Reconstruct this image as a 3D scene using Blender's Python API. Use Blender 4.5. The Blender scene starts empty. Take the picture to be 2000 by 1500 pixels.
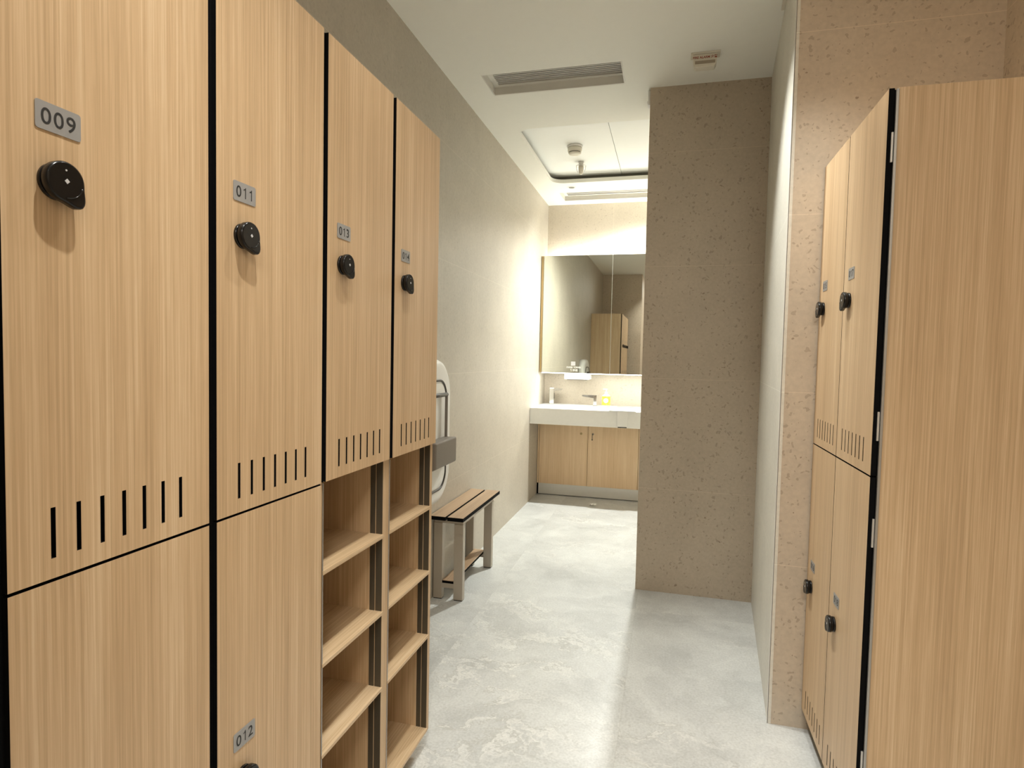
import bpy, bmesh, math, random
from mathutils import Matrix, Vector
random.seed(4)
S = bpy.context.scene
COL = S.collection
# ------------------------------------------------------------------ camera
F_PX = 1169.44
cam_d = bpy.data.cameras.new('camera'); cam = bpy.data.objects.new('camera', cam_d); COL.objects.link(cam)
cam_d.sensor_width = 36.0; cam_d.sensor_fit = 'HORIZONTAL'; cam_d.lens = F_PX * 36.0 / 2000.0; cam_d.clip_start = 0.02
fw = Vector((-0.25422398, 0.96604347, -0.04615385)); rt = Vector((0.96661688, 0.25537298, 0.02089126)); up = Vector((-0.03196831, 0.03930203, 0.99871586))
cam.matrix_world = Matrix(((rt.x, up.x, -fw.x, 0), (rt.y, up.y, -fw.y, 0), (rt.z, up.z, -fw.z, 1.27), (0, 0, 0, 1)))
S.camera = cam
# ------------------------------------------------------------------ world + exposure
w = bpy.data.worlds.new('world'); S.world = w; w.use_nodes = True
w.node_tree.nodes['Background'].inputs[0].default_value = (1, .95, .88, 1)
w.node_tree.nodes['Background'].inputs[1].default_value = 0.03
S.view_settings.view_transform = 'Standard'; S.view_settings.look = 'None'
S.view_settings.gamma = 1; S.view_settings.use_curve_mapping = False
S.view_settings.exposure = 0.54
WARM = (1.0, .975, .905); NEUT = (.98, .99, .93)
# light powers (used by the lamp builders below)
P_BAY, P_BAY2, P_RIGHT, P_FILL, P_FAR, P_FAR2, P_STRIP, P_PIER, P_EAST = 61, 14, 29, 18, 9, 230, 3.6, 78, 32
# ------------------------------------------------------------------ measured plan
C = 2.7104
XL = -1.1659; YW = 5.667; MIR = 5.3856
XF = -0.7088          # left locker door faces
QS = 2.2182; PS = 3.3247
XR = 0.477            # right locker door faces
# ================================================================== materials
def newmat(n):
    m = bpy.data.materials.new(n); m.use_nodes = True
    return m, m.node_tree.nodes, m.node_tree.links, m.node_tree.nodes['Principled BSDF']
def plain(n, c, r=.5, metal=0.0, noise=0.03, scale=40, bump=0.0, coat=0.0, spec=0.5):
    m, N, L, B = newmat(n)
    B.inputs['Roughness'].default_value = r; B.inputs['Metallic'].default_value = metal
    B.inputs['Coat Weight'].default_value = coat; B.inputs['Specular IOR Level'].default_value = spec
    g = N.new('ShaderNodeNewGeometry'); t = N.new('ShaderNodeTexNoise'); t.inputs['Scale'].default_value = scale
    L.new(g.outputs['Position'], t.inputs['Vector'])
    mx = N.new('ShaderNodeMix'); mx.data_type = 'RGBA'
    mx.inputs['A'].default_value = tuple(max(0, v * (1 - noise)) for v in c) + (1,)
    mx.inputs['B'].default_value = tuple(min(1, v * (1 + noise)) for v in c) + (1,)
    L.new(t.outputs['Fac'], mx.inputs['Factor']); L.new(mx.outputs['Result'], B.inputs['Base Color'])
    if bump:
        b = N.new('ShaderNodeBump'); b.inputs['Strength'].default_value = bump; b.inputs['Distance'].default_value = .002
        L.new(t.outputs['Fac'], b.inputs['Height']); L.new(b.outputs['Normal'], B.inputs['Normal'])
    return m
def emis(n, c, s):
    m, N, L, B = newmat(n)
    B.inputs['Base Color'].default_value = (.9, .9, .9, 1); B.inputs['Emission Color'].default_value = (*c, 1); B.inputs['Emission Strength'].default_value = s
    return m
def wood(n, c_dark, c_mid, c_light, rough=.42, horiz=False):
    m, N, L, B = newmat(n)
    B.inputs['Roughness'].default_value = rough
    g = N.new('ShaderNodeNewGeometry')
    def layer(sxy, sz, det=3):
        mp = N.new('ShaderNodeMapping'); mp.inputs['Scale'].default_value = (sxy, sxy, sz) if not horiz else (sxy, sz, sxy)
        L.new(g.outputs['Position'], mp.inputs['Vector'])
        t = N.new('ShaderNodeTexNoise'); t.inputs['Scale'].default_value = 1; t.inputs['Detail'].default_value = det; t.inputs['Roughness'].default_value = .6
        L.new(mp.outputs['Vector'], t.inputs['Vector']); return t
    a = layer(26, .7); b = layer(260, 2.0, 2); c = layer(620, 14, 1)
    ad = N.new('ShaderNodeMath'); ad.operation = 'MULTIPLY_ADD'; ad.inputs[1].default_value = .5
    L.new(b.outputs['Fac'], ad.inputs[0])
    m2 = N.new('ShaderNodeMath'); m2.operation = 'MULTIPLY'; m2.inputs[1].default_value = .38; L.new(a.outputs['Fac'], m2.inputs[0]); L.new(m2.outputs[0], ad.inputs[2])
    m3 = N.new('ShaderNodeMath'); m3.operation = 'MULTIPLY_ADD'; m3.inputs[1].default_value = .18
    L.new(c.outputs['Fac'], m3.inputs[0]); L.new(ad.outputs[0], m3.inputs[2])
    r = N.new('ShaderNodeValToRGB'); L.new(m3.outputs[0], r.inputs['Fac'])
    r.color_ramp.elements[0].position = .36; r.color_ramp.elements[0].color = (*c_dark, 1)
    r.color_ramp.elements[1].position = .70; r.color_ramp.elements[1].color = (*c_light, 1)
    e = r.color_ramp.elements.new(.53); e.color = (*c_mid, 1)
    L.new(r.outputs['Color'], B.inputs['Base Color'])
    return m
def stone_wall(n, base, axis_u, u0, z0=.567, pitch_u=.605, fleck=.5):
    m, N, L, B = newmat(n)
    B.inputs['Roughness'].default_value = .5
    g = N.new('ShaderNodeNewGeometry'); sp = N.new('ShaderNodeSeparateXYZ'); L.new(g.outputs['Position'], sp.inputs[0])
    def M(op, a, b=None, c=None):
        q = N.new('ShaderNodeMath'); q.operation = op
        for i, v in enumerate((a, b, c)):
            if v is None: continue
            if isinstance(v, (int, float)): q.inputs[i].default_value = v
            else: L.new(v, q.inputs[i])
        return q.outputs[0]
    def joint(co, off, pitch, wd):
        f = M('FRACT', M('DIVIDE', M('SUBTRACT', co, off - 100 * pitch), pitch))
        d = M('MULTIPLY', M('MINIMUM', f, M('SUBTRACT', 1.0, f)), pitch)
        return M('LESS_THAN', d, wd)
    jz = joint(sp.outputs['Z'], z0, .6, .0011)
    ju = joint(sp.outputs[axis_u], u0, pitch_u, .0009)
    j = M('MAXIMUM', jz, ju)
    # soft mottling
    t1 = N.new('ShaderNodeTexNoise'); t1.inputs['Scale'].default_value = 5; t1.inputs['Detail'].default_value = 5; L.new(g.outputs['Position'], t1.inputs['Vector'])
    t2 = N.new('ShaderNodeTexNoise'); t2.inputs['Scale'].default_value = 75; t2.inputs['Detail'].default_value = 3; L.new(g.outputs['Position'], t2.inputs['Vector'])
    # shell-like flecks: stretched, warped voronoi cells
    wp = N.new('ShaderNodeTexNoise'); wp.inputs['Scale'].default_value = 30; wp.inputs['Detail'].default_value = 2; L.new(g.outputs['Position'], wp.inputs['Vector'])
    vm = N.new('ShaderNodeVectorMath'); vm.operation = 'MULTIPLY_ADD'; vm.inputs[1].default_value = (.05, .05, .05); L.new(wp.outputs['Color'], vm.inputs[0]); L.new(g.outputs['Position'], vm.inputs[2])
    v = N.new('ShaderNodeTexVoronoi'); v.inputs['Scale'].default_value = 60; L.new(vm.outputs[0], v.inputs['Vector'])
    sc = N.new('ShaderNodeSeparateColor'); L.new(v.outputs['Color'], sc.inputs[0])
    fl = M('MULTIPLY', M('LESS_THAN', v.outputs['Distance'], M('MULTIPLY', sc.outputs[1], .42)), M('GREATER_THAN', sc.outputs[0], .45))
    v2 = N.new('ShaderNodeTexVoronoi'); v2.inputs['Scale'].default_value = 30; L.new(vm.outputs[0], v2.inputs['Vector'])
    sc2 = N.new('ShaderNodeSeparateColor'); L.new(v2.outputs['Color'], sc2.inputs[0])
    fl2 = M('MULTIPLY', M('LESS_THAN', v2.outputs['Distance'], M('MULTIPLY', sc2.outputs[1], .22)), M('GREATER_THAN', sc2.outputs[0], .7))
    fls = M('MAXIMUM', M('MULTIPLY', fl, .55), fl2)
    br = M('ADD', M('MULTIPLY', t1.outputs['Fac'], .22), M('MULTIPLY', t2.outputs['Fac'], .26))
    r = N.new('ShaderNodeValToRGB'); L.new(br, r.inputs['Fac'])
    r.color_ramp.elements[0].position = .12; r.color_ramp.elements[0].color = (*[k * .86 for k in base], 1)
    r.color_ramp.elements[1].position = .36; r.color_ramp.elements[1].color = (*[min(1, k * 1.1) for k in base], 1)
    mx = N.new('ShaderNodeMix'); mx.data_type = 'RGBA'; L.new(M('MULTIPLY', fls, fleck), mx.inputs['Factor'])
    L.new(r.outputs['Color'], mx.inputs['A']); mx.inputs['B'].default_value = (base[0] * .52, base[1] * .46, base[2] * .42, 1)
    mj = N.new('ShaderNodeMix'); mj.data_type = 'RGBA'; L.new(M('MULTIPLY', j, .55), mj.inputs['Factor'])
    L.new(mx.outputs['Result'], mj.inputs['A']); mj.inputs['B'].default_value = (*[min(1, k * 1.35) for k in base], 1)
    L.new(mj.outputs['Result'], B.inputs['Base Color'])
    return m
def floor_mat():
    m, N, L, B = newmat('stone_floor')
    B.inputs['Roughness'].default_value = .3
    B.inputs['Specular IOR Level'].default_value = .5
    g = N.new('ShaderNodeNewGeometry'); sp = N.new('ShaderNodeSeparateXYZ'); L.new(g.outputs['Position'], sp.inputs[0])
    def M(op, a, b=None):
        q = N.new('ShaderNodeMath'); q.operation = op
        for i, v in enumerate((a, b)):
            if v is None: continue
            if isinstance(v, (int, float)): q.inputs[i].default_value = v
            else: L.new(v, q.inputs[i])
        return q.outputs[0]
    # per-tile offset so that veins break at the joints
    ux = M('FLOOR', M('DIVIDE', M('ADD', sp.outputs['X'], .13), .75)); uy = M('FLOOR', M('DIVIDE', M('SUBTRACT', sp.outputs['Y'], 3.05), 1.5))
    cb = N.new('ShaderNodeCombineXYZ'); L.new(M('MULTIPLY', ux, 3.7), cb.inputs[0]); L.new(M('MULTIPLY', uy, 5.3), cb.inputs[1]); L.new(M('MULTIPLY', M('ADD', ux, uy), 2.1), cb.inputs[2])
    va = N.new('ShaderNodeVectorMath'); va.operation = 'ADD'; L.new(g.outputs['Position'], va.inputs[0]); L.new(cb.outputs[0], va.inputs[1])
    wn = N.new('ShaderNodeTexNoise'); wn.inputs['Scale'].default_value = 1.6; wn.inputs['Detail'].default_value = 6; wn.inputs['Roughness'].default_value = .62; L.new(va.outputs[0], wn.inputs['Vector'])
    vm = N.new('ShaderNodeVectorMath'); vm.operation = 'MULTIPLY_ADD'; vm.inputs[1].default_value = (.9, .9, .9); L.new(wn.outputs['Color'], vm.inputs[0]); L.new(va.outputs[0], vm.inputs[2])
    mp = N.new('ShaderNodeMapping'); mp.inputs['Scale'].default_value = (.9, 2.6, 1); mp.inputs['Rotation'].default_value = (0, 0, .25); L.new(vm.outputs[0], mp.inputs['Vector'])
    t = N.new('ShaderNodeTexNoise'); t.inputs['Scale'].default_value = 1.5; t.inputs['Detail'].default_value = 9; t.inputs['Roughness'].default_value = .6; L.new(mp.outputs[0], t.inputs['Vector'])
    vein = M('ABSOLUTE', M('SUBTRACT', t.outputs['Fac'], .5))
    vr = N.new('ShaderNodeValToRGB'); L.new(vein, vr.inputs['Fac'])
    vr.color_ramp.elements[0].position = 0; vr.color_ramp.elements[0].color = (1, 1, 1, 1)
    vr.color_ramp.elements[1].position = .022; vr.color_ramp.elements[1].color = (0, 0, 0, 1)
    cl = N.new('ShaderNodeTexNoise'); cl.inputs['Scale'].default_value = 3; cl.inputs['Detail'].default_value = 8; cl.inputs['Roughness'].default_value = .65; L.new(vm.outputs[0], cl.inputs['Vector'])
    cr = N.new('ShaderNodeValToRGB'); L.new(cl.outputs['Fac'], cr.inputs['Fac'])
    cr.color_ramp.elements[0].position = .3; cr.color_ramp.elements[0].color = (.48, .494, .49, 1)
    cr.color_ramp.elements[1].position = .7; cr.color_ramp.elements[1].color = (.72, .74, .73, 1)
    e = cr.color_ramp.elements.new(.5); e.color = (.61, .625, .62, 1)
    fine = N.new('ShaderNodeTexNoise'); fine.inputs['Scale'].default_value = 120; fine.inputs['Detail'].default_value = 3; L.new(g.outputs['Position'], fine.inputs['Vector'])
    msk = N.new('ShaderNodeTexNoise'); msk.inputs['Scale'].default_value = 1.3; L.new(va.outputs[0], msk.inputs['Vector'])
    mr = N.new('ShaderNodeValToRGB'); L.new(msk.outputs['Fac'], mr.inputs['Fac']); mr.color_ramp.elements[0].position = .42; mr.color_ramp.elements[1].position = .62
    mx = N.new('ShaderNodeMix'); mx.data_type = 'RGBA'; L.new(M('MULTIPLY', M('MULTIPLY', vr.outputs['Color'], .6), mr.outputs['Color']), mx.inputs['Factor'])
    L.new(cr.outputs['Color'], mx.inputs['A']); mx.inputs['B'].default_value = (.86, .86, .83, 1)
    # darker rim beside each vein
    dk = N.new('ShaderNodeValToRGB'); L.new(M('ABSOLUTE', M('SUBTRACT', t.outputs['Fac'], .475)), dk.inputs['Fac'])
    dk.color_ramp.elements[0].position = 0; dk.color_ramp.elements[0].color = (1, 1, 1, 1); dk.color_ramp.elements[1].position = .010; dk.color_ramp.elements[1].color = (0, 0, 0, 1)
    mdk = N.new('ShaderNodeMix'); mdk.data_type = 'RGBA'; L.new(M('MULTIPLY', M('MULTIPLY', dk.outputs['Color'], .65), mr.outputs['Color']), mdk.inputs['Factor'])
    L.new(mx.outputs['Result'], mdk.inputs['A']); mdk.inputs['B'].default_value = (.46, .46, .43, 1)
    mf = N.new('ShaderNodeMix'); mf.data_type = 'RGBA'; mf.blend_type = 'MULTIPLY'; mf.inputs['Factor'].default_value = .42
    L.new(mdk.outputs['Result'], mf.inputs['A']); fr = N.new('ShaderNodeValToRGB'); L.new(fine.outputs['Fac'], fr.inputs['Fac']); fr.color_ramp.elements[0].position = .3; fr.color_ramp.elements[1].position = .65; fr.color_ramp.elements[0].color = (.6, .6, .58, 1)
    L.new(fr.outputs['Color'], mf.inputs['B'])
    def joint(co, off, pitch, wd):
        f = M('FRACT', M('DIVIDE', M('SUBTRACT', co, off - 100 * pitch), pitch))
        return M('LESS_THAN', M('MULTIPLY', M('MINIMUM', f, M('SUBTRACT', 1.0, f)), pitch), wd)
    j = M('MAXIMUM', joint(sp.outputs['X'], -.13, .75, .0011), joint(sp.outputs['Y'], 3.05, 1.5, .0011))
    mj = N.new('ShaderNodeMix'); mj.data_type = 'RGBA'; L.new(M('MULTIPLY', j, .18), mj.inputs['Factor'])
    L.new(mf.outputs['Result'], mj.inputs['A']); mj.inputs['B'].default_value = (.33, .32, .29, 1)
    L.new(mj.outputs['Result'], B.inputs['Base Color'])
    bp = N.new('ShaderNodeBump'); bp.inputs['Strength'].default_value = .12; bp.inputs['Distance'].default_value = .004; L.new(t.outputs['Fac'], bp.inputs['Height']); L.new(bp.outputs['Normal'], B.inputs['Normal'])
    return m
def mirror_mat():
    m, N, L, B = newmat('mirror_glass')
    B.inputs['Metallic'].default_value = 1; B.inputs['Roughness'].default_value = .015; B.inputs['Base Color'].default_value = (.80, .83, .78, 1)
    return m
def label_mat():
    m, N, L, B = newmat('soap_label')
    tc = N.new('ShaderNodeTexCoord'); t = N.new('ShaderNodeTexNoise'); t.inputs['Scale'].default_value = 55; t.inputs['Detail'].default_value = 1; L.new(tc.outputs['Object'], t.inputs['Vector'])
    r = N.new('ShaderNodeValToRGB'); L.new(t.outputs['Fac'], r.inputs['Fac'])
    r.color_ramp.elements[0].position = .4; r.color_ramp.elements[0].color = (.95, .42, .04, 1); r.color_ramp.elements[1].position = .62; r.color_ramp.elements[1].color = (.75, .80, .12, 1)
    e = r.color_ramp.elements.new(.5); e.color = (1, .82, .06, 1)
    L.new(r.outputs['Color'], B.inputs['Base Color']); B.inputs['Roughness'].default_value = .35
    return m
W_OAK = wood('light_oak_laminate', (.47, .32, .18), (.60, .42, .245), (.73, .555, .36))
W_VAN = wood('vanity_oak_lightened', (.66, .46, .26), (.78, .57, .35), (.87, .68, .46))  # locker oak lightened in the colour to replace bounce light under the counter
W_BENCH = wood('bench_oak_laminate', (.33, .215, .125), (.42, .285, .175), (.50, .35, .225), horiz=True)
W_SHELF = wood('shelf_oak_laminate', (.50, .35, .20), (.62, .45, .27), (.74, .58, .39), horiz=True)
BLACK = plain('black_core_edge', (.003, .003, .0035), .8, spec=.1)
GLOSSBLACK = plain('glossy_black_plastic', (.006, .0055, .0055), .22, spec=.32)
PLATE = plain('brushed_grey_plate', (.37, .37, .37), .45, .35)
INK = plain('black_ink', (.02, .02, .02), .6)
WHITEMARK = plain('pale_mark', (.55, .55, .55), .5)
ALU = plain('grey_aluminium', (.45, .44, .42), .38, .8)
DARKALU = plain('dark_bronze_profile', (.085, .070, .048), .45, .3)
HINGE = plain('nickel_hinge', (.62, .61, .58), .35, .5)
BENCHMETAL = plain('champagne_metal', (.47, .42, .35), .42, .35)
CEIL = plain('ceiling_paint', (.87, .865, .80), .85, 0, .012, 30)
PANEL = plain('white_ceiling_panel', (.90, .91, .88), .7, 0, .01, 30)
GREY = plain('cove_shadow_gap', (.16, .16, .13), .7)  # tray cavity walls coloured dark for the undercut's shade; also the unlit lens
VENTW = plain('vent_frame_white', (.74, .72, .66), .5)
VENTS = plain('vent_slat_grey', (.52, .51, .48), .5)
VENTD = plain('vent_cavity', (.10, .10, .095), .8)
WHITE = plain('white_solid_surface', (.82, .82, .79), .28)
WPLAST = plain('white_plastic', (.80, .79, .76), .38)
CREAM = plain('cream_plastic', (.70, .66, .56), .45)
CHROME = plain('chrome', (.72, .73, .74), .12, 1.0, .01)
STEEL = plain('brushed_steel', (.66, .65, .62), .38, .55)
BRASS = plain('dull_brass', (.45, .33, .17), .35, .8)
GREYPL = plain('taupe_grey_plastic', (.20, .175, .15), .5)
DKGREY = plain('dark_grey_plastic', (.055, .05, .042), .45)
RED = plain('brown_red_ink', (.30, .06, .03), .6)
FAINT = plain('faint_brown_ink', (.36, .30, .22), .6)
MIRROR = mirror_mat(); LABEL = label_mat(); FLOORM = floor_mat()
PAPER = plain('white_tissue', (.85, .85, .83), .9, 0, .02, 200, .3)
SOAPCLEAR = plain('pale_clear_plastic', (.85, .84, .70), .15)
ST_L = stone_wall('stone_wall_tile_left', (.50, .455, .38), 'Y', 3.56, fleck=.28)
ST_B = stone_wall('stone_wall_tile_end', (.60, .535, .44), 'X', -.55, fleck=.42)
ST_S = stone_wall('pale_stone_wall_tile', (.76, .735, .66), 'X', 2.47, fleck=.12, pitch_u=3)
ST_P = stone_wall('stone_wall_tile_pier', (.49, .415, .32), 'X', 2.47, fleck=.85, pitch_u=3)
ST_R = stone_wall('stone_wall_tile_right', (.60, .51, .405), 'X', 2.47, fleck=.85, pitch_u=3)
LAMP_NEAR = emis('lamp_lens_warm', WARM, 8); LAMP_FAR = emis('lamp_lens_neutral', NEUT, 12); STRIPM = emis('light_strip_diffuser', NEUT, 7)
# ================================================================== helpers
class MB:
    def __init__(s): s.bm = bmesh.new(); s.mats = []
    def mi(s, m):
        if m not in s.mats: s.mats.append(m)
        return s.mats.index(m)
    def box(s, x0, x1, y0, y1, z0, z1, m, bev=0):
        r = bmesh.ops.create_cube(s.bm, size=1); vs = r['verts']
        for v in vs: v.co = Vector(((x0 + x1) / 2 + v.co.x * (x1 - x0), (y0 + y1) / 2 + v.co.y * (y1 - y0), (z0 + z1) / 2 + v.co.z * (z1 - z0)))
        fs = list({f for v in vs for f in v.link_faces})
        i = s.mi(m)
        for f in fs: f.material_index = i
        if bev:
            es = list({e for f in fs for e in f.edges})
            r2 = bmesh.ops.bevel(s.bm, geom=es, offset=bev, segments=2, profile=.5, affect='EDGES')
            for f in r2['faces']: f.material_index = i
        return s
    def poly_prism(s, pts, d, m, m_side=None, smooth=False):
        """pts: list of 3D points (planar loop); d: extrusion vector"""
        i = s.mi(m); j = s.mi(m_side or m); d = Vector(d)
        a = [s.bm.verts.new(Vector(p)) for p in pts]; b = [s.bm.verts.new(Vector(p) + d) for p in pts]
        f = s.bm.faces.new(a); f.material_index = i
        f = s.bm.faces.new(b[::-1]); f.material_index = i
        n = len(a)
        for k in range(n):
            f = s.bm.faces.new((a[k], b[k], b[(k + 1) % n], a[(k + 1) % n])); f.material_index = j; f.smooth = smooth
        return s
    def cyl(s, c, axis, r0, r1, h, m, seg=32, smooth=True):
        c = Vector(c); ax = Vector(axis).normalized(); q = ax.to_track_quat('Z', 'Y'); i = s.mi(m)
        A = []; Bv = []
        for k in range(seg):
            t = 2 * math.pi * k / seg; d = Vector((math.cos(t), math.sin(t), 0))
            A.append(s.bm.verts.new(c + q @ (d * r0))); Bv.append(s.bm.verts.new(c + q @ (d * r1 + Vector((0, 0, h)))))
        f = s.bm.faces.new(A[::-1]); f.material_index = i
        f = s.bm.faces.new(Bv); f.material_index = i
        for k in range(seg):
            f = s.bm.faces.new((A[k], A[(k + 1) % seg], Bv[(k + 1) % seg], Bv[k])); f.material_index = i; f.smooth = smooth
        return s
    def lathe(s, c, prof, m, seg=32, sx=1, sy=1):
        i = s.mi(m); rings = []
        for (r, z) in prof:
            rings.append([s.bm.verts.new(Vector((c[0] + sx * r * math.cos(2 * math.pi * k / seg), c[1] + sy * r * math.sin(2 * math.pi * k / seg), c[2] + z))) for k in range(seg)])
        for a, b in zip(rings, rings[1:]):
            for k in range(seg):
                f = s.bm.faces.new((a[k], a[(k + 1) % seg], b[(k + 1) % seg], b[k])); f.material_index = i; f.smooth = True
        f = s.bm.faces.new(rings[0][::-1]); f.material_index = i
        f = s.bm.faces.new(rings[-1]); f.material_index = i
        return s
    def tube(s, pts, r, m, seg=10, closed=False):
        i = s.mi(m); pts = [Vector(p) for p in pts]; n = len(pts); rings = []
        for k, p in enumerate(pts):
            a = pts[(k - 1) % n] if (closed or k > 0) else p; b = pts[(k + 1) % n] if (closed or k < n - 1) else p
            q = (b - a).normalized().to_track_quat('Z', 'X')
            rings.append([s.bm.verts.new(p + q @ Vector((r * math.cos(2 * math.pi * j / seg), r * math.sin(2 * math.pi * j / seg), 0))) for j in range(seg)])
        rng = range(n) if closed else range(n - 1)
        for k in rng:
            a, b = rings[k], rings[(k + 1) % n]
            for j in range(seg):
                f = s.bm.faces.new((a[j], a[(j + 1) % seg], b[(j + 1) % seg], b[j])); f.material_index = i; f.smooth = True
        if not closed:
            s.bm.faces.new(rings[0][::-1]).material_index = i; s.bm.faces.new(rings[-1]).material_index = i
        return s
    def build(s, name, parent=None, label=None, bevel=0):
        bmesh.ops.recalc_face_normals(s.bm, faces=s.bm.faces)
        me = bpy.data.meshes.new(name); s.bm.to_mesh(me); s.bm.free()
        for m in s.mats: me.materials.append(m)
        o = bpy.data.objects.new(name, me); COL.objects.link(o)
        if parent: o.parent = parent
        if label: o['label'] = label
        if bevel:
            b = o.modifiers.new('bevel', 'BEVEL'); b.width = bevel; b.segments = 2; b.limit_method = 'ANGLE'
        return o
def thing(name, label, cat, loc=(0, 0, 0), group=None):
    o = bpy.data.objects.new(name, None); COL.objects.link(o); o.location = loc; o.empty_display_size = .1
    o['label'] = label; o['category'] = cat
    if group: o['group'] = group
    return o
def tag(o, label, cat, group=None):
    o['label'] = label; o['category'] = cat
    if group: o['group'] = group
    return o
def struct(o): o['kind'] = 'structure'; return o
def text_mesh(name, s, size, m, mapf, parent, spacing=1.0, ext=.0002, stretch=1.0, bold=0.0):
    cu = bpy.data.curves.new(name, 'FONT'); cu.body = s; cu.size = size; cu.align_x = 'CENTER'; cu.align_y = 'CENTER'; cu.space_character = spacing; cu.extrude = ext; cu.offset = bold
    to = bpy.data.objects.new(name + '_src', cu); COL.objects.link(to)
    dg = bpy.context.evaluated_depsgraph_get(); dg.update()
    me = bpy.data.meshes.new_from_object(to.evaluated_get(dg)); bpy.data.objects.remove(to)
    ys = [v.co.y for v in me.vertices]; yc = (min(ys) + max(ys)) / 2; xs = [v.co.x for v in me.vertices]; xc = (min(xs) + max(xs)) / 2
    for v in me.vertices: v.co = Vector(mapf((v.co.x - xc) * stretch, v.co.y - yc, v.co.z))
    me.materials.clear(); me.materials.append(m)
    o = bpy.data.objects.new(name, me); COL.objects.link(o); o.parent = parent
    return o
DIGITS = {}
def number_mesh(num, mapf, parent, hgt=.0186, adv=.0150):
    bm = bmesh.new()
    for k, ch in enumerate(num):
        x0 = (k - (len(num) - 1) / 2) * adv
        if ch == '1':
            w = .00095; h = hgt / 2
            pts = [(.0024, -h), (.0024 - 2 * w, -h), (.0024 - 2 * w, h * .60), (-.0034, h * .42), (-.0034, h * .62), (.0002, h * .78), (.0013, h), (.0024, h)]
            fv = [bm.verts.new(Vector(mapf(x0 + p[0], p[1], .0002))) for p in pts]
            bm.faces.new(fv)
            continue
        if ch not in DIGITS:
            cu = bpy.data.curves.new('digit', 'FONT'); cu.body = ch; cu.size = .027; cu.offset = .00012
            to = bpy.data.objects.new('digit_src', cu); COL.objects.link(to)
            dg = bpy.context.evaluated_depsgraph_get(); dg.update()
            me = bpy.data.meshes.new_from_object(to.evaluated_get(dg)); bpy.data.objects.remove(to)
            xs = [v.co.x for v in me.vertices]; ys = [v.co.y for v in me.vertices]
            cx, cy = (min(xs) + max(xs)) / 2, (min(ys) + max(ys)) / 2; sc = hgt / (max(ys) - min(ys))
            DIGITS[ch] = ([((v.co.x - cx) * sc, (v.co.y - cy) * sc) for v in me.vertices], [tuple(p.vertices) for p in me.polygons])
        vs, fs = DIGITS[ch]
        bv = [bm.verts.new(Vector(mapf(x0 + a, b, .0002))) for a, b in vs]
        for f in fs:
            try: bm.faces.new([bv[q] for q in f])
            except ValueError: pass
    me = bpy.data.meshes.new('plate_number'); bm.to_mesh(me); bm.free(); me.materials.append(INK)
    o = bpy.data.objects.new('plate_number', me); COL.objects.link(o); o.parent = parent
    return o
def rrect(w, h, r, n=6):
    pts = []
    for cx, cy, a0 in ((w / 2 - r, h / 2 - r, 0), (-w / 2 + r, h / 2 - r, 90), (-w / 2 + r, -h / 2 + r, 180), (w / 2 - r, -h / 2 + r, 270)):
        for k in range(n + 1):
            a = math.radians(a0 + 90 * k / n); pts.append((cx + r * math.cos(a), cy + r * math.sin(a)))
    return pts
def grid_slab(mb, ax, us, vs, holes, t0, t1, m, m_side):
    """slab with rectangular holes. ax: 'x' -> u=y v=z thickness x ; 'z' -> u=x v=y thickness z. holes: set of (i,j) cells left out"""
    def P(u, v, t): return Vector((t, u, v)) if ax == 'x' else Vector((u, v, t))
    bm = mb.bm; i0 = mb.mi(m); i1 = mb.mi(m_side); cache = {}
    def V(a, b, t):
        k = (a, b, t)
        if k not in cache: cache[k] = bm.verts.new(P(us[a], vs[b], t))
        return cache[k]
    nu, nv = len(us) - 1, len(vs) - 1
    solid = lambda a, b: 0 <= a < nu and 0 <= b < nv and (a, b) not in holes
    for a in range(nu):
        for b in range(nv):
            if not solid(a, b): continue
            for t in (t0, t1):
                f = bm.faces.new((V(a, b, t), V(a + 1, b, t), V(a + 1, b + 1, t), V(a, b + 1, t))); f.material_index = i0
            for (da, db, p, q) in ((-1, 0, (a, b), (a, b + 1)), (1, 0, (a + 1, b), (a + 1, b + 1)), (0, -1, (a, b), (a + 1, b)), (0, 1, (a, b + 1), (a + 1, b + 1))):
                if not solid(a + da, b + db):
                    f = bm.faces.new((V(*p, t0), V(*q, t0), V(*q, t1), V(*p, t1))); f.material_index = i1
# ================================================================== room shell
mb = MB(); mb.box(-1.4, 1.6, -2.4, 6.0, -.1, 0, FLOORM); struct(mb.build('floor'))
# ceiling with two grille recesses and a round-cornered tray
CX0, CX1, CY0, CY1, CR = -.99, .62, 3.75, 4.965, .10
us = [-1.4, -.99, -.274, .62, 1.6]; vs = [-2.4, 3.0, 3.245, CY0, CY1, 5.25, 5.53, 6.0]
holes = {(1, 1), (1, 3), (2, 3), (1, 5), (2, 5)}
mb = MB(); grid_slab(mb, 'z', us, vs, holes, C, C + .03, CEIL, CEIL)
i = mb.mi(CEIL)
for (cx, cy, sx, sy) in ((CX0, CY0, 1, 1), (CX1, CY0, -1, 1), (CX0, CY1, 1, -1), (CX1, CY1, -1, -1)):
    arc = [(cx + sx * (CR - CR * math.cos(a)), cy + sy * (CR - CR * math.sin(a))) for a in [math.pi / 2 * k / 8 for k in range(9)]]
    mb.poly_prism([(cx, cy, C)] + [(p[0], p[1], C) for p in arc], (0, 0, .03), CEIL, CEIL)
struct(mb.build('ceiling'))
mb = MB(); mb.box(CX0 - .06, -.433, CY0 - .06, CY1 + .06, C + .066, C + .08, PANEL); mb.box(-.4295, CX1 + .06, CY0 - .06, CY1 + .06, C + .066, C + .08, PANEL)
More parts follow.
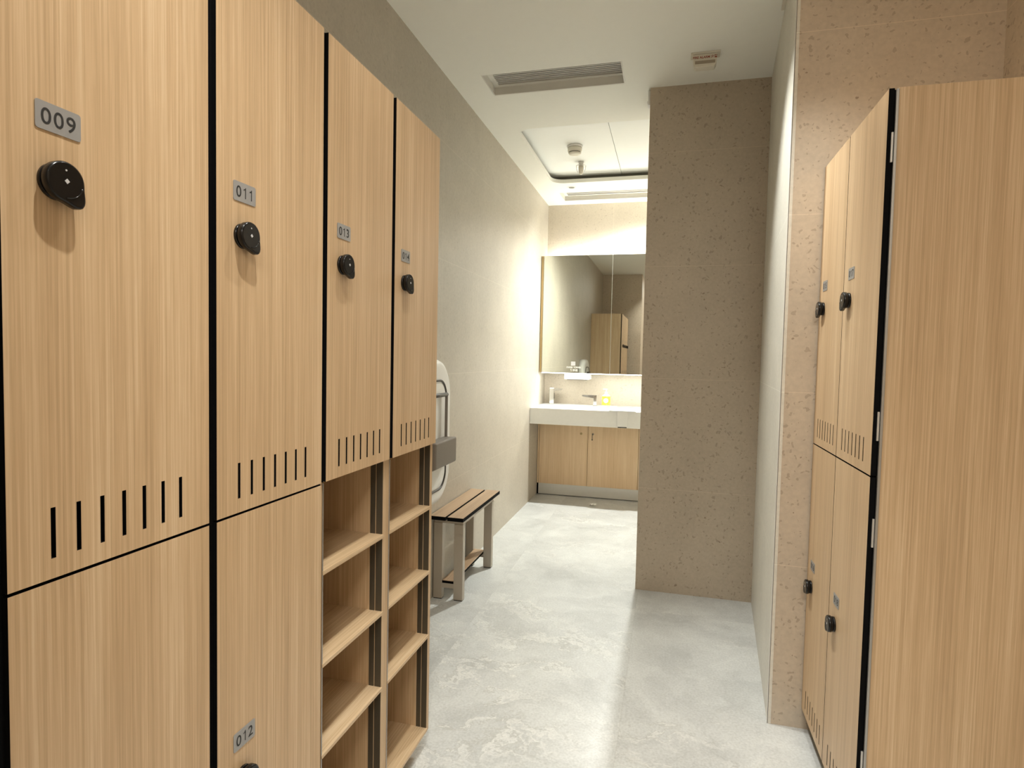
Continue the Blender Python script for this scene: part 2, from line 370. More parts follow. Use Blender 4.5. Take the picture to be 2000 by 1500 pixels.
for b in ((CX0 - .06, CX0 - .055, CY0 - .06, CY1 + .06), (CX1 + .055, CX1 + .06, CY0 - .06, CY1 + .06), (CX0 - .06, CX1 + .06, CY0 - .06, CY0 - .055), (CX0 - .06, CX1 + .06, CY1 + .055, CY1 + .06)):
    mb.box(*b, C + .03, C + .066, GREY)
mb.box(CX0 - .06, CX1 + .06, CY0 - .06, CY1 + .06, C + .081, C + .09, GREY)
struct(mb.build('trim_1'))
def wallbox(n, x0, x1, y0, y1, z0, z1, m):
    q = MB(); q.box(x0, x1, y0, y1, z0, z1, m); return struct(q.build(n))
wallbox('wall_left', XL - .12, XL, -.3, YW + .12, 0, C, ST_L)
wallbox('wall_back', XL, 1.35, YW, YW + .12, 0, C, ST_B)
wallbox('wall_far_right', 1.2, 1.32, 3.6, YW, 0, C, ST_B)
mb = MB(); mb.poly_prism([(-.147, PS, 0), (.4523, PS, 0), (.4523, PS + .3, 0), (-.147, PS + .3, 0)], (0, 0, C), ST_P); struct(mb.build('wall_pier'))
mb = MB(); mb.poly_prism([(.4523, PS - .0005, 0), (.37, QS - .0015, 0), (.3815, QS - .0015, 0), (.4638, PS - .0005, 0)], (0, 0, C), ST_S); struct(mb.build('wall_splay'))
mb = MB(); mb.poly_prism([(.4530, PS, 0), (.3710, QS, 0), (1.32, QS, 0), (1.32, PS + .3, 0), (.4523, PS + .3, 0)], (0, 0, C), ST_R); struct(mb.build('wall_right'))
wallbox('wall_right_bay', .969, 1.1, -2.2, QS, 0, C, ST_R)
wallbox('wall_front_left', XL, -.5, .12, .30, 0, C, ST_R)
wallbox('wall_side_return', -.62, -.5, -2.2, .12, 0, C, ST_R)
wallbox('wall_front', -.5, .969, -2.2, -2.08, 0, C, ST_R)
# small metal trims at the outer corners of the pier walls
mb = MB(); mb.box(.3685, .3715, QS - .0015, QS + .002, 0, C, WPLAST); struct(mb.build('trim_2'))
# shadow gap bead where the ceiling meets the splayed wall
mb = MB(); mb.poly_prism([(.3697, 2.20, C - .008), (.4055, 2.70, C - .008), (.392, 2.702, C - .008), (.356, 2.20, C - .008)], (0, 0, .008), CREAM); struct(mb.build('trim_3'))
# ================================================================== lockers
def make_lock(parent, y, z, x_out, sgn):
    """twist lock: short barrel, then a drop-shaped head with a thumb tab; sgn=+1 faces +x"""
    q = MB()
    X = lambda d: x_out + sgn * d
    q.cyl((X(0), y, z), (sgn, 0, 0), .0210, .0210, .005, GLOSSBLACK, 48)
    q.cyl((X(.005), y, z), (sgn, 0, 0), .0202, .0202, .005, GLOSSBLACK, 48)
    a0 = math.radians(-52)
    prof = []
    n = 56
    for k in range(n):
        t = 2 * math.pi * k / n; d = (t - a0 + math.pi) % (2 * math.pi) - math.pi
        r = .0232 + .0110 * math.exp(-(d / .42) ** 2)
        prof.append((r * math.cos(t), r * math.sin(t)))
    lv = [(.0085, .95), (.0095, 1.0), (.0165, 1.0), (.0180, .965), (.0190, .89)]
    idx = q.mi(GLOSSBLACK); rings = []
    for d, s in lv:
        rings.append([q.bm.verts.new((X(d), y + p[0] * s, z + p[1] * s)) for p in prof])
    for A, B in zip(rings, rings[1:]):
        for k in range(n):
            f = q.bm.faces.new((A[k], A[(k + 1) % n], B[(k + 1) % n], B[k])); f.material_index = idx; f.smooth = True
    q.bm.faces.new(rings[0]).material_index = idx; q.bm.faces.new(rings[-1]).material_index = idx
    # raised ridge near the tab, small white key mark and dot
    ca, sa = math.cos(a0), math.sin(a0)
    arc = [(X(.0190), y + .0195 * math.cos(a0 + t), z + .0195 * math.sin(a0 + t)) for t in [-.7 + .14 * k for k in range(11)]]
    q.tube(arc, .0009, GLOSSBLACK, 6)
    e = .0031
    q.poly_prism([(X(.0191), y - e, z), (X(.0191), y, z - e), (X(.0191), y + e, z), (X(.0191), y, z + e)], (sgn * .0004, 0, 0), WHITEMARK)
    q.cyl((X(.0191), y - .001, z + .0125), (sgn, 0, 0), .0011, .0011, .0004, WHITEMARK, 12)
    return q.build('twist_lock', parent)
def make_door(parent, y0, y1, z0, z1, num, x, sgn, side, slots=True, kn=True):
    """door slab; front at x, thickness 18 mm behind; side=+1: lock near y0, side=-1: lock near y1"""
    w = y1 - y0; xb = x - sgn * .012
    q = MB()
    if slots:
        st = (y0 + .0525) if side > 0 else (y1 - .0525 - 6 * .0322)
        cuts = [y0]; hs = set()
        for k in range(7):
            a = st + .0322 * k; cuts += [a - .0030, a + .0030]; hs.add((2 * k + 1, 1))
        cuts.append(y1)
        grid_slab(q, 'x', cuts, [z0, z0 + .0245, z0 + .0860, z1], hs, x, xb, W_OAK, BLACK)
    else:
        grid_slab(q, 'x', [y0, y1], [z0, z1], set(), x, xb, W_OAK, BLACK)
    d = q.build('door', parent)
    ly = (y0 + .065) if side > 0 else (y1 - .073)
    lz = z1 - .3985
    px = x + sgn * .0004
    q = MB(); q.poly_prism([(px, ly + a, lz + b) for a, b in rrect(.055, .0325, .0035)], (sgn * .0008, 0, 0), PLATE); q.build('number_plate', d)
    u = sgn
    number_mesh(num, lambda a, b, c: (px + sgn * (.0010 + c * .5), ly + u * a, lz + b), d)
    ky = (y0 + .060) if side > 0 else (y1 - .060)
    make_lock(d, ky, lz - .073, x, sgn)
    return d
ZT, ZS, ZB = 1.9353, .9898, .0441
PITCH, DW = .3205, .3035
def left_column(i, label, upper, lower):
    y0 = .494 + PITCH * i; o = (-.94, y0 + DW / 2, 0)
    t = thing('locker', label, 'locker', (0, 0, 0), 'left locker row')
    t.location = o
    ox, oy = o[0], o[1]
    x = XF - ox; a = y0 - oy; b = a + DW; xc = x - .0135; xw = XL + .003 - ox
    lo, hi = a - .0085, b + .0085
    T = .0165
    q = MB()
    q.box(xw, xc, lo + .0002, lo + T, ZB + .012, ZT - .001, W_OAK); q.box(xw, xc, hi - T, hi - .0002, ZB + .012, ZT - .001, W_OAK)
    q.box(xw, xw + .008, lo + T, hi - T, ZB + .012, ZT - .001, W_OAK)
    q.box(xw, xc, lo + T, hi - T, ZT - .017, ZT - .001, W_OAK)
    q.box(xw, xc, lo + T, hi - T, ZS - .002, ZS + .014, W_OAK)
    q.build('carcass', t)
    q = MB(); q.box(xw, xc - .045, lo + .001, hi - .001, 0, ZB + .011, W_OAK); q.build('plinth', t)
    make_door(t, a, b, ZS + .002, ZT, upper, x, 1, 1)
    z_low = ZB if lower else ZS
    q = MB()
    q.box(xc, x - .0085, lo, a + .004, z_low, ZT - .0005, BLACK); q.box(xc, x - .0085, b - .004, hi, z_low, ZT - .0005, BLACK)
    q.build('gap_strip', t)
    if lower:
        make_door(t, a, b, ZB, ZS - .002, lower, x, 1, 1)
        q = MB(); q.box(xw, xc, lo + T, hi - T, ZB + .012, ZB + .028, W_OAK); q.build('bottom_panel', t)
    else:
        for zt in (.792, .5838, .3765, .0680):
            q = MB(); q.box(xw + .008, xc, lo + T, hi - T, zt - .012, zt, W_SHELF); q.box(xc - .0002, xc + .0035, lo + T, hi - T, zt - .0085, zt - .0004, W_SHELF)
            q.build('shelf', t)
        for (p, r) in ((lo + T, lo + T + .0015), (hi - T - .0015, hi - T)):
            q = MB(); q.box(xc - .036, xc - .0215, p, r, ZB + .012, ZS - .003, DARKALU); q.box(xc - .019, xc - .001, p, r, ZB + .012, ZS - .003, DARKALU)
            q.build('edge_profile', t)
        q = MB(); q.box(xc - .004, xc + .002, lo + T - .0006, lo + T + .0024, ZB + .012, ZS - .004, ALU); q.build('edge_strip', t)
    return t
left_column(0, 'light oak locker column with door 009, nearest and leftmost of the left row', '009', '010')
left_column(1, 'light oak locker column with door 011 above door 012 in the left row', '011', '012')
left_column(2, 'light oak locker column with door 013 above open shoe shelves', '013', None)
left_column(3, 'light oak locker column with door 014 above open shoe shelves, beside the bench', '014', None)
ZT2, ZS2, ZB2 = 1.9170, .9976, .0778
def right_column(ya, yb, label, upper, lower, near):
    o = (.73, (ya + yb) / 2, 0); t = thing('locker', label, 'locker', o, 'right locker pair')
    ox, oy = o[0], o[1]; x = XR - ox; a = ya - oy; b = yb - oy; xc = x + .0135; xw = .966 - ox
    T = .0165; lo = a if near else a + .0004; hi = b - .0004
    q = MB()
    q.box(xc + (.0068 if near else 0), xw, lo + .0002, lo + T, ZB2, ZT2, W_OAK); q.box(xc, xw, hi - T, hi - .0002, ZB2, ZT2, W_OAK)
    q.box(xw - .008, xw, lo + T, hi - T, ZB2, ZT2, W_OAK); q.box(xc, xw - .008, lo + T, hi - T, ZT2 - .016, ZT2, W_OAK)
    q.box(xc, xw - .008, lo + T, hi - T, ZS2 - .02, ZS2 - .004, W_OAK); q.box(xc, xw - .008, lo + T, hi - T, ZB2, ZB2 + .016, W_OAK)
    q.build('carcass', t)
    q = MB(); q.box(xc + .02, xw, lo + (.02 if near else 0), hi, 0, ZB2 - .001, DKGREY); q.build('plinth', t)
    d1 = make_door(t, a + (.004 if near else .002), b - .002, ZS2 + .002, ZT2, upper, x, -1, -1)
    d2 = make_door(t, a + (.004 if near else .002), b - .002, ZB2, ZS2 - .002, lower, x, -1, -1)
    q = MB(); q.box(x + .0125, xc, lo + .006, hi - .001, ZB2, ZT2 - .002, BLACK)
    if near:
        q.box(x + .0125, xc + .006, lo + .010, lo + .0164, ZB2, ZT2 - .002, BLACK)
    q.build('gap_strip', t)
    if near:
        q = MB(); q.box(xc + .0005, xc + .0065, lo - .004, lo + .004, ZB2, ZT2 - .004, ALU, .0012); q.build('edge_profile', t)
        for zc in (1.78, 1.12, .86, .28):
            q = MB(); q.box(x + .0085, x + .0132, lo + .0005, lo + .0095, zc - .035, zc + .035, HINGE, .0008); q.build('hinge', t)
    return t
right_column(1.609, 1.925, 'light oak locker column on the right, nearer one with the broad side panel', '017', '018', True)
right_column(1.925, 2.215, 'light oak locker column on the right, farther one touching the stone wall', '015', '016', False)
# ================================================================== bench
B0 = (-1.07, 3.145, 0)
t = thing('bench', 'small two-plank oak bench with metal legs against the left stone wall', 'bench', B0)
def L(v, k): return v - B0[k]
for (x0, x1) in ((-1.162, -1.074), (-1.063, -.978)):
    q = MB(); q.box(L(x0, 0), L(x1, 0), L(2.812, 1), L(3.477, 1), .432, .4325 + .018, BLACK); q.box(L(x0, 0) + .001, L(x1, 0) - .001, L(2.813, 1), L(3.476, 1), .449, .4515, W_BENCH); q.build('seat_plank', t)
q = MB()
for y in (2.877, 3.390):
    q.box(L(-1.158, 0), L(-.9995, 0), L(y, 1), L(y + .03, 1), .402, .4318, BENCHMETAL)
q.box(L(-1.158, 0), L(-1.13, 0), L(2.907, 1), L(3.39, 1), .402, .4318, BENCHMETAL); q.box(L(-1.0275, 0), L(-.9995, 0), L(2.907, 1), L(3.39, 1), .402, .4318, BENCHMETAL)
q.build('seat_frame', t)
for y in (2.875, 3.388):
    for x0, x1 in ((-1.160, -1.112), (-1.048, -.9985)):
        q = MB(); q.box(L(x0, 0), L(x1, 0), L(y, 1), L(y + .034, 1), .004, .4019, BENCHMETAL, .0015); lg = q.build('leg', t)
        q = MB(); q.box(L(x0, 0) + .002, L(x1, 0) - .002, L(y, 1) + .002, L(y + .034, 1) - .002, 0, .004, BLACK); q.build('foot', lg)
for y in (2.880, 3.393):
    q = MB(); q.box(L(-1.112, 0), L(-1.048, 0), L(y, 1), L(y + .024, 1), .060, .0845, BENCHMETAL); q.build('crossbar', t)
q = MB(); q.box(L(-1.1118, 0), L(-1.0482, 0), L(2.880, 1), L(3.415, 1), .085, .097, BLACK); q.box(L(-1.1118, 0), L(-1.0482, 0), L(2.881, 1), L(3.414, 1), .0965, .099, W_BENCH); q.build('lower_plank', t)
# ================================================================== baby seat on left wall
t = thing('baby_seat', 'white wall-mounted baby seat with grey-brown tray above the bench', 'baby seat', (XL, 2.66, .53))
def yz(w, h, r, cy=0, cz=.36): return [(cy + a, cz + b) for a, b in rrect(w, h, r, 10)]
q = MB(); idx = q.mi(WPLAST)
rings = []
for d, s in ((.002, 1.0), (.05, 1.0), (.068, .975), (.076, .93), (.078, .90)):
    rings.append([q.bm.verts.new((d, a * s, .36 + (b - .36) * (s if s == 1 else (.36 * s + .0) / .36))) for a, b in yz(.50, .715, .16)])
n = len(rings[0])
for A, B in zip(rings, rings[1:]):
    for k in range(n):
        f = q.bm.faces.new((A[k], A[(k + 1) % n], B[(k + 1) % n], B[k])); f.material_index = idx; f.smooth = True
q.bm.faces.new(rings[0]).material_index = idx; q.bm.faces.new(rings[-1]).material_index = idx
q.build('shell', t)
q = MB(); q.tube([(.079, a, b) for a, b in yz(.34, .54, .09, 0, .345)], .006, DKGREY, 8, True); q.build('inner_trim', t)
q = MB(); q.poly_prism([(.0785, a, b) for a, b in yz(.31, .51, .08, 0, .345)], (.004, 0, 0), WHITE); q.build('backrest_pad', t)
q = MB()
q.poly_prism([(.083, -.14, .335), (.15, -.13, .335), (.15, -.13, .215), (.083, -.14, .185)], (0, .27, 0), GREYPL)
q.build('seat_tray', t, 'grey-brown tray', .006)
q = MB(); q.tube([(.10, -.13, .545), (.10, .125, .545)], .010, DKGREY, 10); q.build('crossbar', t, 'dark grey bar')
for s in (-1, 1):
    q = MB(); q.box(.094, .106, s * .122 - .007, s * .122 + .007, .30, .545, GREYPL, .002); q.build('side_bar', t)
# ================================================================== vanity
V0 = (-.25, 5.4, 0)
t = thing('vanity_cabinet', 'oak-fronted vanity cabinet under the white basin counter', 'cabinet', V0)
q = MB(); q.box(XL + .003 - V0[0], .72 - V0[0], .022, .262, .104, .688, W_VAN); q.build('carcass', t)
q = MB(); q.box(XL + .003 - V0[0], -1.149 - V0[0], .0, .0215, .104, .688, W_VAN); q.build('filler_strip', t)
edges = [-1.147, -.699, -.247, .205, .66]
for k in range(4):
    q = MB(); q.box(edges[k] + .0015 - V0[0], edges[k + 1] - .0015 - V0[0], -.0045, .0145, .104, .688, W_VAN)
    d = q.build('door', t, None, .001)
    if k < 2:
        lx = (-.7612 if k == 0 else -.6544) - V0[0]
        q = MB(); q.cyl((lx, -.0045, .582), (0, -1, 0), .011, .010, .005, BRASS if k == 0 else CHROME, 24)
        if k == 1: q.box(lx - .003, lx + .003, -.0118, -.0095, .576, .588, DKGREY)
        q.build('cylinder_lock', d, 'dull brass lock' if k == 0 else 'dark keyed lock')
        if k == 1:
            q = MB(); q.box(lx - .0065, lx - .0015, -.014, -.0118, .530, .575, DKGREY, .0005); q.cyl((lx - .004, -.0135, .532), (0, -1, 0), .006, .006, .0015, DKGREY, 16); q.build('key', d)
q = MB(); q.box(-1.148 - V0[0], .70 - V0[0], .0005, .0125, .006, .1035, STEEL); q.build('plinth', t, 'brushed steel plinth')
q = MB(); q.box(XL + .003 - V0[0], -1.149 - V0[0], .010, .020, .0, .1035, BLACK); q.build('plinth_end', t)
# countertop with sunk basin
K = 5.0544
t = thing('countertop', 'white solid basin counter with deep front apron', 'countertop', (-.25, 5.36, .69))
ox, oy, oz = -.25, 5.36, .69
q = MB(); grid_slab(q, 'z', [XL + .002 - ox, -.98 - ox, -.70 - ox, .05 - ox, .40 - ox, .74 - ox], [K + .012 - oy, 5.22 - oy, 5.49 - oy, YW - .002 - oy], {(1, 1), (3, 1)}, .8083 - oz, .8283 - oz, WHITE, WHITE)
q.box(XL + .002 - ox, .74 - ox, K - oy, K + .012 - oy, 0, .1383, WHITE); q.build('slab', t, None, .002)
for (x0, x1) in ((-.98, -.70), (.05, .40)):
    q = MB(); x0 -= ox; x1 -= ox; y0 = 5.22 - oy; y1 = 5.49 - oy
    q.box(x0 - .01, x0, y0, y1, .02, .118, WHITE); q.box(x1, x1 + .01, y0, y1, .02, .118, WHITE); q.box(x0, x1, y0 - .01, y0, .02, .118, WHITE); q.box(x0, x1, y1, y1 + .01, .02, .118, WHITE); q.box(x0, x1, y0, y1, .01, .02, WHITE)
    b = q.build('basin', t)
    q = MB(); q.cyl(((x0 + x1) / 2, (y0 + y1) / 2, .02), (0, 0, 1), .02, .02, .002, CHROME, 20); q.build('drain', b)
# faucets facing one another over the basin
def tap(name, label, x, y, h, dirx, reach, w):
    t = thing(name, label, 'tap', (x, y, .8285))
    q = MB(); q.box(-w / 2 - .003, w / 2 + .003, -w / 2 - .003, w / 2 + .003, 0, .004, CHROME); q.build('base', t)
    q = MB(); q.box(-w / 2, w / 2, -w / 2, w / 2, .004, h, CHROME, .002); q.build('body', t)
    q = MB(); a, b = sorted((dirx * w / 2, dirx * (w / 2 + reach)))
    zt = h - .001
    q.poly_prism([(dirx * w / 2, -w / 2 + .001, zt), (dirx * (w / 2 + reach), -w / 2 + .001, zt), (dirx * (w / 2 + reach), -w / 2 + .001, zt - .014), (dirx * w / 2, -w / 2 + .001, zt - .026)], (0, w - .002, 0), CHROME)
    q.build('spout', t)
    return t
tt = tap('faucet', 'square chrome faucet at the left end of the basin by the corner', -1.072, 5.575, .150, 1, .075, .042)
q = MB(); q.box(.0215, .0225, -.010, .010, .05, .105, DKGREY); q.build('sensor_window', tt)
tap('soap_spout', 'low chrome soap spout between the basin and the yellow bottle', -.662, 5.56, .098, -1, .105, .030)
# soap bottle
t = thing('soap_bottle', 'clear pump bottle with yellow floral label on the white counter', 'bottle', (-.556, 5.51, .8287))
q = MB(); q.lathe((0, 0, 0), [(.030, 0), (.0365, .005), (.038, .02), (.038, .085), (.034, .102), (.020, .113), (.014, .118), (.014, .122)], SOAPCLEAR, 36, 1, .62); q.build('bottle_body', t)
q = MB(); q.lathe((0, 0, 0), [(.0385, .012), (.0388, .013), (.0388, .094), (.0385, .095)], LABEL, 36, 1, .64); lb = q.build('paper_label', t, 'yellow floral label')
q = MB(); q.poly_prism([(.022 * math.cos(a), -.0262 - .0001, .056 + .021 * math.sin(a)) for a in [2 * math.pi * k / 28 for k in range(28)]], (0, .004, 0), WPLAST); q.build('label_oval', lb)
q = MB(); q.cyl((0, 0, .122), (0, 0, 1), .0145, .013, .012, WPLAST, 24); q.cyl((0, 0, .134), (0, 0, 1), .004, .004, .022, WPLAST, 12); q.box(-.03, .010, -.006, .006, .154, .163, WPLAST, .002); q.build('pump', t)
# tray unit over counter front edge
t = thing('counter_tray', 'white tray with a grey slot hooked over the counter front edge', 'tray', (-.37, 5.25, .829))
q = MB(); q.box(-.112, .108, -.215, .235, 0, .004, WHITE, .001); q.box(-.112, .108, -.215, -.2045, -.006, .004, WHITE); q.build('tray_plate', t)
q = MB(); q.box(-.080, .075, .205, .235, .0041, .0065, ALU); q.build('slot', t, 'grey slot')
q = MB(); q.box(-.043, .043, -.214, -.1965, -.128, -.0062, WHITE, .001); q.build('front_strip', t)
q = MB(); q.box(-.036, .036, -.212, -.198, -.135, -.1282, BLACK); q.build('strip_outlet', t, 'dark outlet')
# mirror cabinet
MX0 = -1.139
t = thing('mirror_cabinet', 'mirror-fronted cabinet above the basin counter', 'mirror cabinet', (-.25, 5.52, 1.13))
ox, oy, oz = -.25, 5.52, 1.13
q = MB(); q.box(XL + .004 - ox, .74 - ox, MIR + .0065 - oy, 5.60 - oy, 0, 1.058, VENTW); q.build('cabinet_body', t)
q = MB(); q.box(XL + .006 - ox, MX0 - .003 - ox, MIR - oy, MIR + .006 - oy, .002, 1.056, BRASS); q.build('side_strip', t, 'gold edge strip')
ed = [MX0, -.5190, .101, .72]
tilt = (0.0, .004, .002)
for k in range(3):
    q = MB(); q.box(0, ed[k + 1] - ed[k] - .004, -.0045, .0, 0, 1.058, MIRROR); d = q.build('mirror_door', t)
    d.location = (ed[k] + .002 - ox, MIR + .005 - oy, 0); d.rotation_euler = (0, 0, 0)
q = MB(); q.box(MX0 - ox, .70 - ox, 5.575 - oy, 5.595 - oy, 1.0585, 1.064, STRIPM); q.build('upper_light_strip', t)
q = MB(); q.box(MX0 - ox, .70 - ox, MIR + .012 - oy, MIR + .026 - oy, -.006, -.0005, STRIPM); q.build('lower_light_strip', t)
sx = -.852 - ox; sy = MIR + .0003 - oy
q = MB(); q.box(sx - .005 - .012, sx - .005 + .028, sy - .0006, sy, .067, .104, WHITEMARK); q.build('sticker_logo', t)
text_mesh('sticker_text', 'PAPER TOWEL', .0195, WHITE, lambda a, b, c: (sx + .01 + a, sy - .0005 - c, .052 + b), t, 1.05, bold=.0006)
text_mesh('sticker_text', '擦手纸', .022, WHITE, lambda a, b, c: (sx + .012 + a, sy - .0005 - c, .026 + b), t, 1.1, bold=.0006)
for zc, dirz in ((2.195, 1), (1.118, -1)):
    ld = bpy.data.lights.new('strip_glow', 'AREA'); ld.shape = 'RECTANGLE'; ld.size = 1.7; ld.size_y = .03; ld.energy = P_STRIP * (.85 if dirz > 0 else 1); ld.color = NEUT
    lo_ = bpy.data.objects.new('strip_glow', ld); COL.objects.link(lo_); lo_.parent = t
    lo_.location = (-.28 - ox, (5.625 if dirz > 0 else MIR + .019) - oy, zc - oz); lo_.rotation_euler = (0 if dirz < 0 else math.pi, 0, 0)
# paper towel dispenser outlet under mirror
t = thing('towel_dispenser', 'white paper towel outlet hanging under the mirror cabinet', 'dispenser', (-.822, 5.50, 1.06))
q = MB(); q.box(-.115, .115, -.06, .12, .012, .0640, WPLAST, .004); q.build('housing', t)
q = MB(); q.box(-.09, .09, -.05, .05, .005, .0118, GREYPL); q.build('outlet_slot', t)
# tissue scrap
q = MB(); idx = q.mi(PAPER)
g = 7; V = [[q.bm.verts.new(((i - 3) * .009, (j - 3) * .006, .012 + random.uniform(-.008, .012))) for j in range(g)] for i in range(g)]
for i in range(g - 1):
    for j in range(g - 1): q.bm.faces.new((V[i][j], V[i + 1][j], V[i + 1][j + 1], V[i][j + 1])).material_index = idx
o = q.build('tissue_scrap'); o.location = (-.603, 5.11, 0); sd = o.modifiers.new('s', 'SOLIDIFY'); sd.thickness = .001
tag(o, 'crumpled white tissue scrap on the floor in front of the vanity', 'tissue')
# ================================================================== ceiling fittings
def vent(label, x0, x1, y0, y1, nsl):
    cx, cy = (x0 + x1) / 2, (y0 + y1) / 2; t = thing('air_vent', label, 'air vent', (cx, cy, C), 'ceiling air vents')
    w, h = (x1 - x0) / 2, (y1 - y0) / 2; e = .0008; d = .045
    q = MB()
    q.box(-w + e, -w + .006, -h + e, h - e, .0005, d, VENTW); q.box(w - .006, w - e, -h + e, h - e, .0005, d, VENTW)
    q.box(-w + .006, w - .006, -h + e, -h + .006, .0005, d, VENTW); q.box(-w + .006, w - .006, h - .006, h - e, .0005, d, VENTW)
    q.build('recess_lining', t)
    q = MB(); grid_slab(q, 'z', [-w + .006, -w + .034, w - .012, w - .006], [-h + .006, -h + .012, h - .030, h - .006], {(1, 1)}, d - .004, d + .010, VENTW, VENTW); q.build('frame', t)
    q = MB(); y = -h + .012; st = (2 * h - .042) / nsl
    for k in range(nsl):
        ya = y + k * st; q.poly_prism([(-w + .034, ya + .002, d + .001), (-w + .034, ya + .002 + st * .5, d + .001), (-w + .034, ya + .002 + st * .35, d + .010), (-w + .034, ya + .001, d + .010)], (2 * w - .046, 0, 0), VENTS)
    q.build('grille', t, 'grey louvred grille')
    q = MB(); q.box(-w + .01, w - .01, -h + .008, h - .02, d + .022, d + .03, VENTD); q.build('duct', t)
vent('recessed grey louvred air vent in the ceiling, nearer and darker one', -.99, -.274, 3.0, 3.245, 11)
vent('recessed white air vent in the ceiling close to the mirror wall', -.99, .62, 5.25, 5.53, 11)
t = thing('smoke_detector', 'round cream smoke detector on the recessed ceiling panel', 'smoke detector', (-.705, 4.30, C + .0655))
q = MB(); q.lathe((0, 0, 0), [(.056, -.001), (.056, -.012), (.052, -.014)], WPLAST, 40); q.build('base', t)
q = MB(); q.lathe((0, 0, 0), [(.050, -.0142), (.0505, -.036), (.046, -.046)], CREAM, 40); q.build('body', t)
q = MB(); q.lathe((0, 0, 0), [(.042, -.046), (.042, -.0505)], DKGREY, 40); q.build('vent_ring', t)
q = MB(); q.lathe((0, 0, 0), [(.045, -.0505), (.041, -.059), (.02, -.063), (.004, -.0635)], CREAM, 40); q.build('cap', t)
t = thing('sprinkler', 'small white sprinkler head beside the smoke detector', 'sprinkler', (-.712, 4.66, C + .0655))
q = MB(); q.lathe((0, 0, 0), [(.022, -.001), (.022, -.006), (.018, -.010), (.018, -.030)], WPLAST, 28); q.build('escutcheon', t)
q = MB(); q.lathe((0, 0, 0), [(.040, -.030), (.040, -.033)], STEEL, 28); q.build('deflector', t)
q = MB(); q.lathe((0, 0, 0), [(.019, -.033), (.021, -.045), (.018, -.075), (.012, -.092), (.006, -.094)], CREAM, 24); q.build('nozzle', t)
for s in (-1, 1):
    q = MB(); q.tube([(s * .036, 0, -.033), (s * .034, 0, -.055), (s * .024, 0, -.078)], .002, STEEL, 6); q.build('frame_arm', t)
# fire alarm beacon
t = thing('fire_alarm', 'small cream ceiling fire alarm box with brown lettering', 'fire alarm', (.115, 3.02, C))
q = MB(); q.box(-.066, .066, -.030, .030, -.007, -.0005, CREAM, .001); q.build('mounting_plate', t)
q = MB(); pts = [(-.057, -.007), (.052, -.007), (.049, -.052), (.040, -.066), (-.040, -.066), (-.052, -.060)]
q.poly_prism([(a, -.022, b) for a, b in pts], (0, .044, 0), CREAM); q.build('housing', t, None, .002)
q = MB(); q.box(-.047, .043, -.0232, -.0221, -.052, -.038, FAINT); q.build('lens_band', t)
text_mesh('lettering', 'FIRE ALARM 火警', .0145, RED, lambda a, b, c: (-.002 + a, -.0224 - c, -.022 + b), t, 1.0, bold=.0004)
# small white bracket on the pier edge just under the ceiling
q = MB(); q.box(-.012, 0, 0, .05, 0, .075, WPLAST, .002); q.box(-.016, -.012, .01, .04, .01, .025, WPLAST)
o = q.build('wall_sensor'); o.location = (-.1475, 3.345, C - .080); tag(o, 'tiny white sensor on the pier edge right under the ceiling', 'sensor')
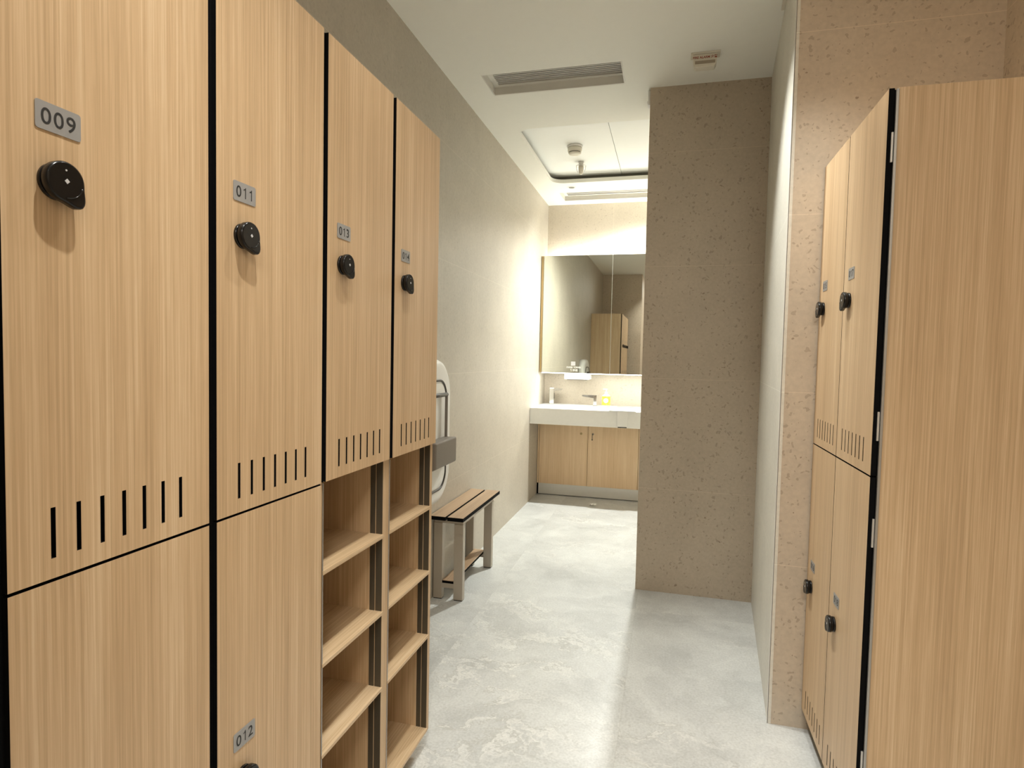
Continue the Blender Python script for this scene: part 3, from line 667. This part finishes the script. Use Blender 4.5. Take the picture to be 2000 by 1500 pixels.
# ================================================================== lamps
def downlight(label, x, y, e, color, lens, rad=.035, spot=105, group='ceiling downlights', blend=.7, tilt=0.0):
    t = thing('downlight', label, 'downlight', (x, y, C), group)
    q = MB(); n = 32
    for (r0, r1, z0, z1) in ((.030, .041, -.002, -.0005),):
        a = [[q.bm.verts.new((r * math.cos(2 * math.pi * k / n), r * math.sin(2 * math.pi * k / n), z)) for k in range(n)] for r, z in ((r1, z1), (r1, z0), (r0, z0 - .001), (r0 * .85, z1))]
        idx = q.mi(WPLAST)
        for A, B in zip(a, a[1:]):
            for k in range(n): q.bm.faces.new((A[k], A[(k + 1) % n], B[(k + 1) % n], B[k])).material_index = idx
    q.build('ring', t)
    q = MB(); q.cyl((0, 0, -.0008), (0, 0, 1), .0252, .0252, .0005, lens, 24); q.build('lens', t)
    ld = bpy.data.lights.new('beam', 'SPOT'); ld.energy = e; ld.color = color; ld.spot_size = math.radians(spot); ld.spot_blend = blend; ld.shadow_soft_size = rad
    o = bpy.data.objects.new('beam', ld); COL.objects.link(o); o.parent = t; o.location = (0, 0, -.012); o.rotation_euler = (0, math.radians(-tilt), 0)
    return t
downlight('ceiling downlight over the nearest left locker doors', -.26, .58, P_BAY, WARM, LAMP_NEAR, .02, 88, blend=1)
downlight('ceiling downlight over the open shoe shelves', -.35, 2.10, P_BAY2, WARM, LAMP_NEAR, .02, 88, blend=1)
downlight('ceiling downlight over the middle left locker doors', -.30, 1.30, P_RIGHT, WARM, LAMP_NEAR, .02, 88, blend=1)
downlight('ceiling downlight beside the splayed stone wall', -.27, 2.34, P_PIER, NEUT, LAMP_FAR, .04, 66, blend=.9, tilt=30)
downlight('ceiling downlight between the right lockers and the left row', .17, 1.72, P_EAST, WARM, LAMP_NEAR, .02, 84, blend=.7, tilt=16)
downlight('tiny ceiling downlight above the left end of the basin', -.856, 5.10, P_FAR, NEUT, GREY, .03, 120)
downlight('ceiling downlight above the middle of the vanity', -.13, 5.06, P_FAR2, NEUT, LAMP_FAR, .03, 150)
t = thing('fill_panel', 'added square fill light on the ceiling behind the camera', 'fill light', (.23, -1.0, C))  # unseen panel, added for soft ambient fill
q = MB(); q.box(-.3, .3, -.3, .3, -.012, -.0005, WPLAST); q.build('frame', t)
q = MB(); q.box(-.28, .28, -.28, .28, -.0135, -.0121, LAMP_NEAR); q.build('diffuser', t)
ld = bpy.data.lights.new('fill_glow', 'AREA'); ld.shape = 'SQUARE'; ld.size = .56; ld.energy = P_FILL; ld.color = WARM
o = bpy.data.objects.new('fill_glow', ld); COL.objects.link(o); o.parent = t; o.location = (0, 0, -.02)
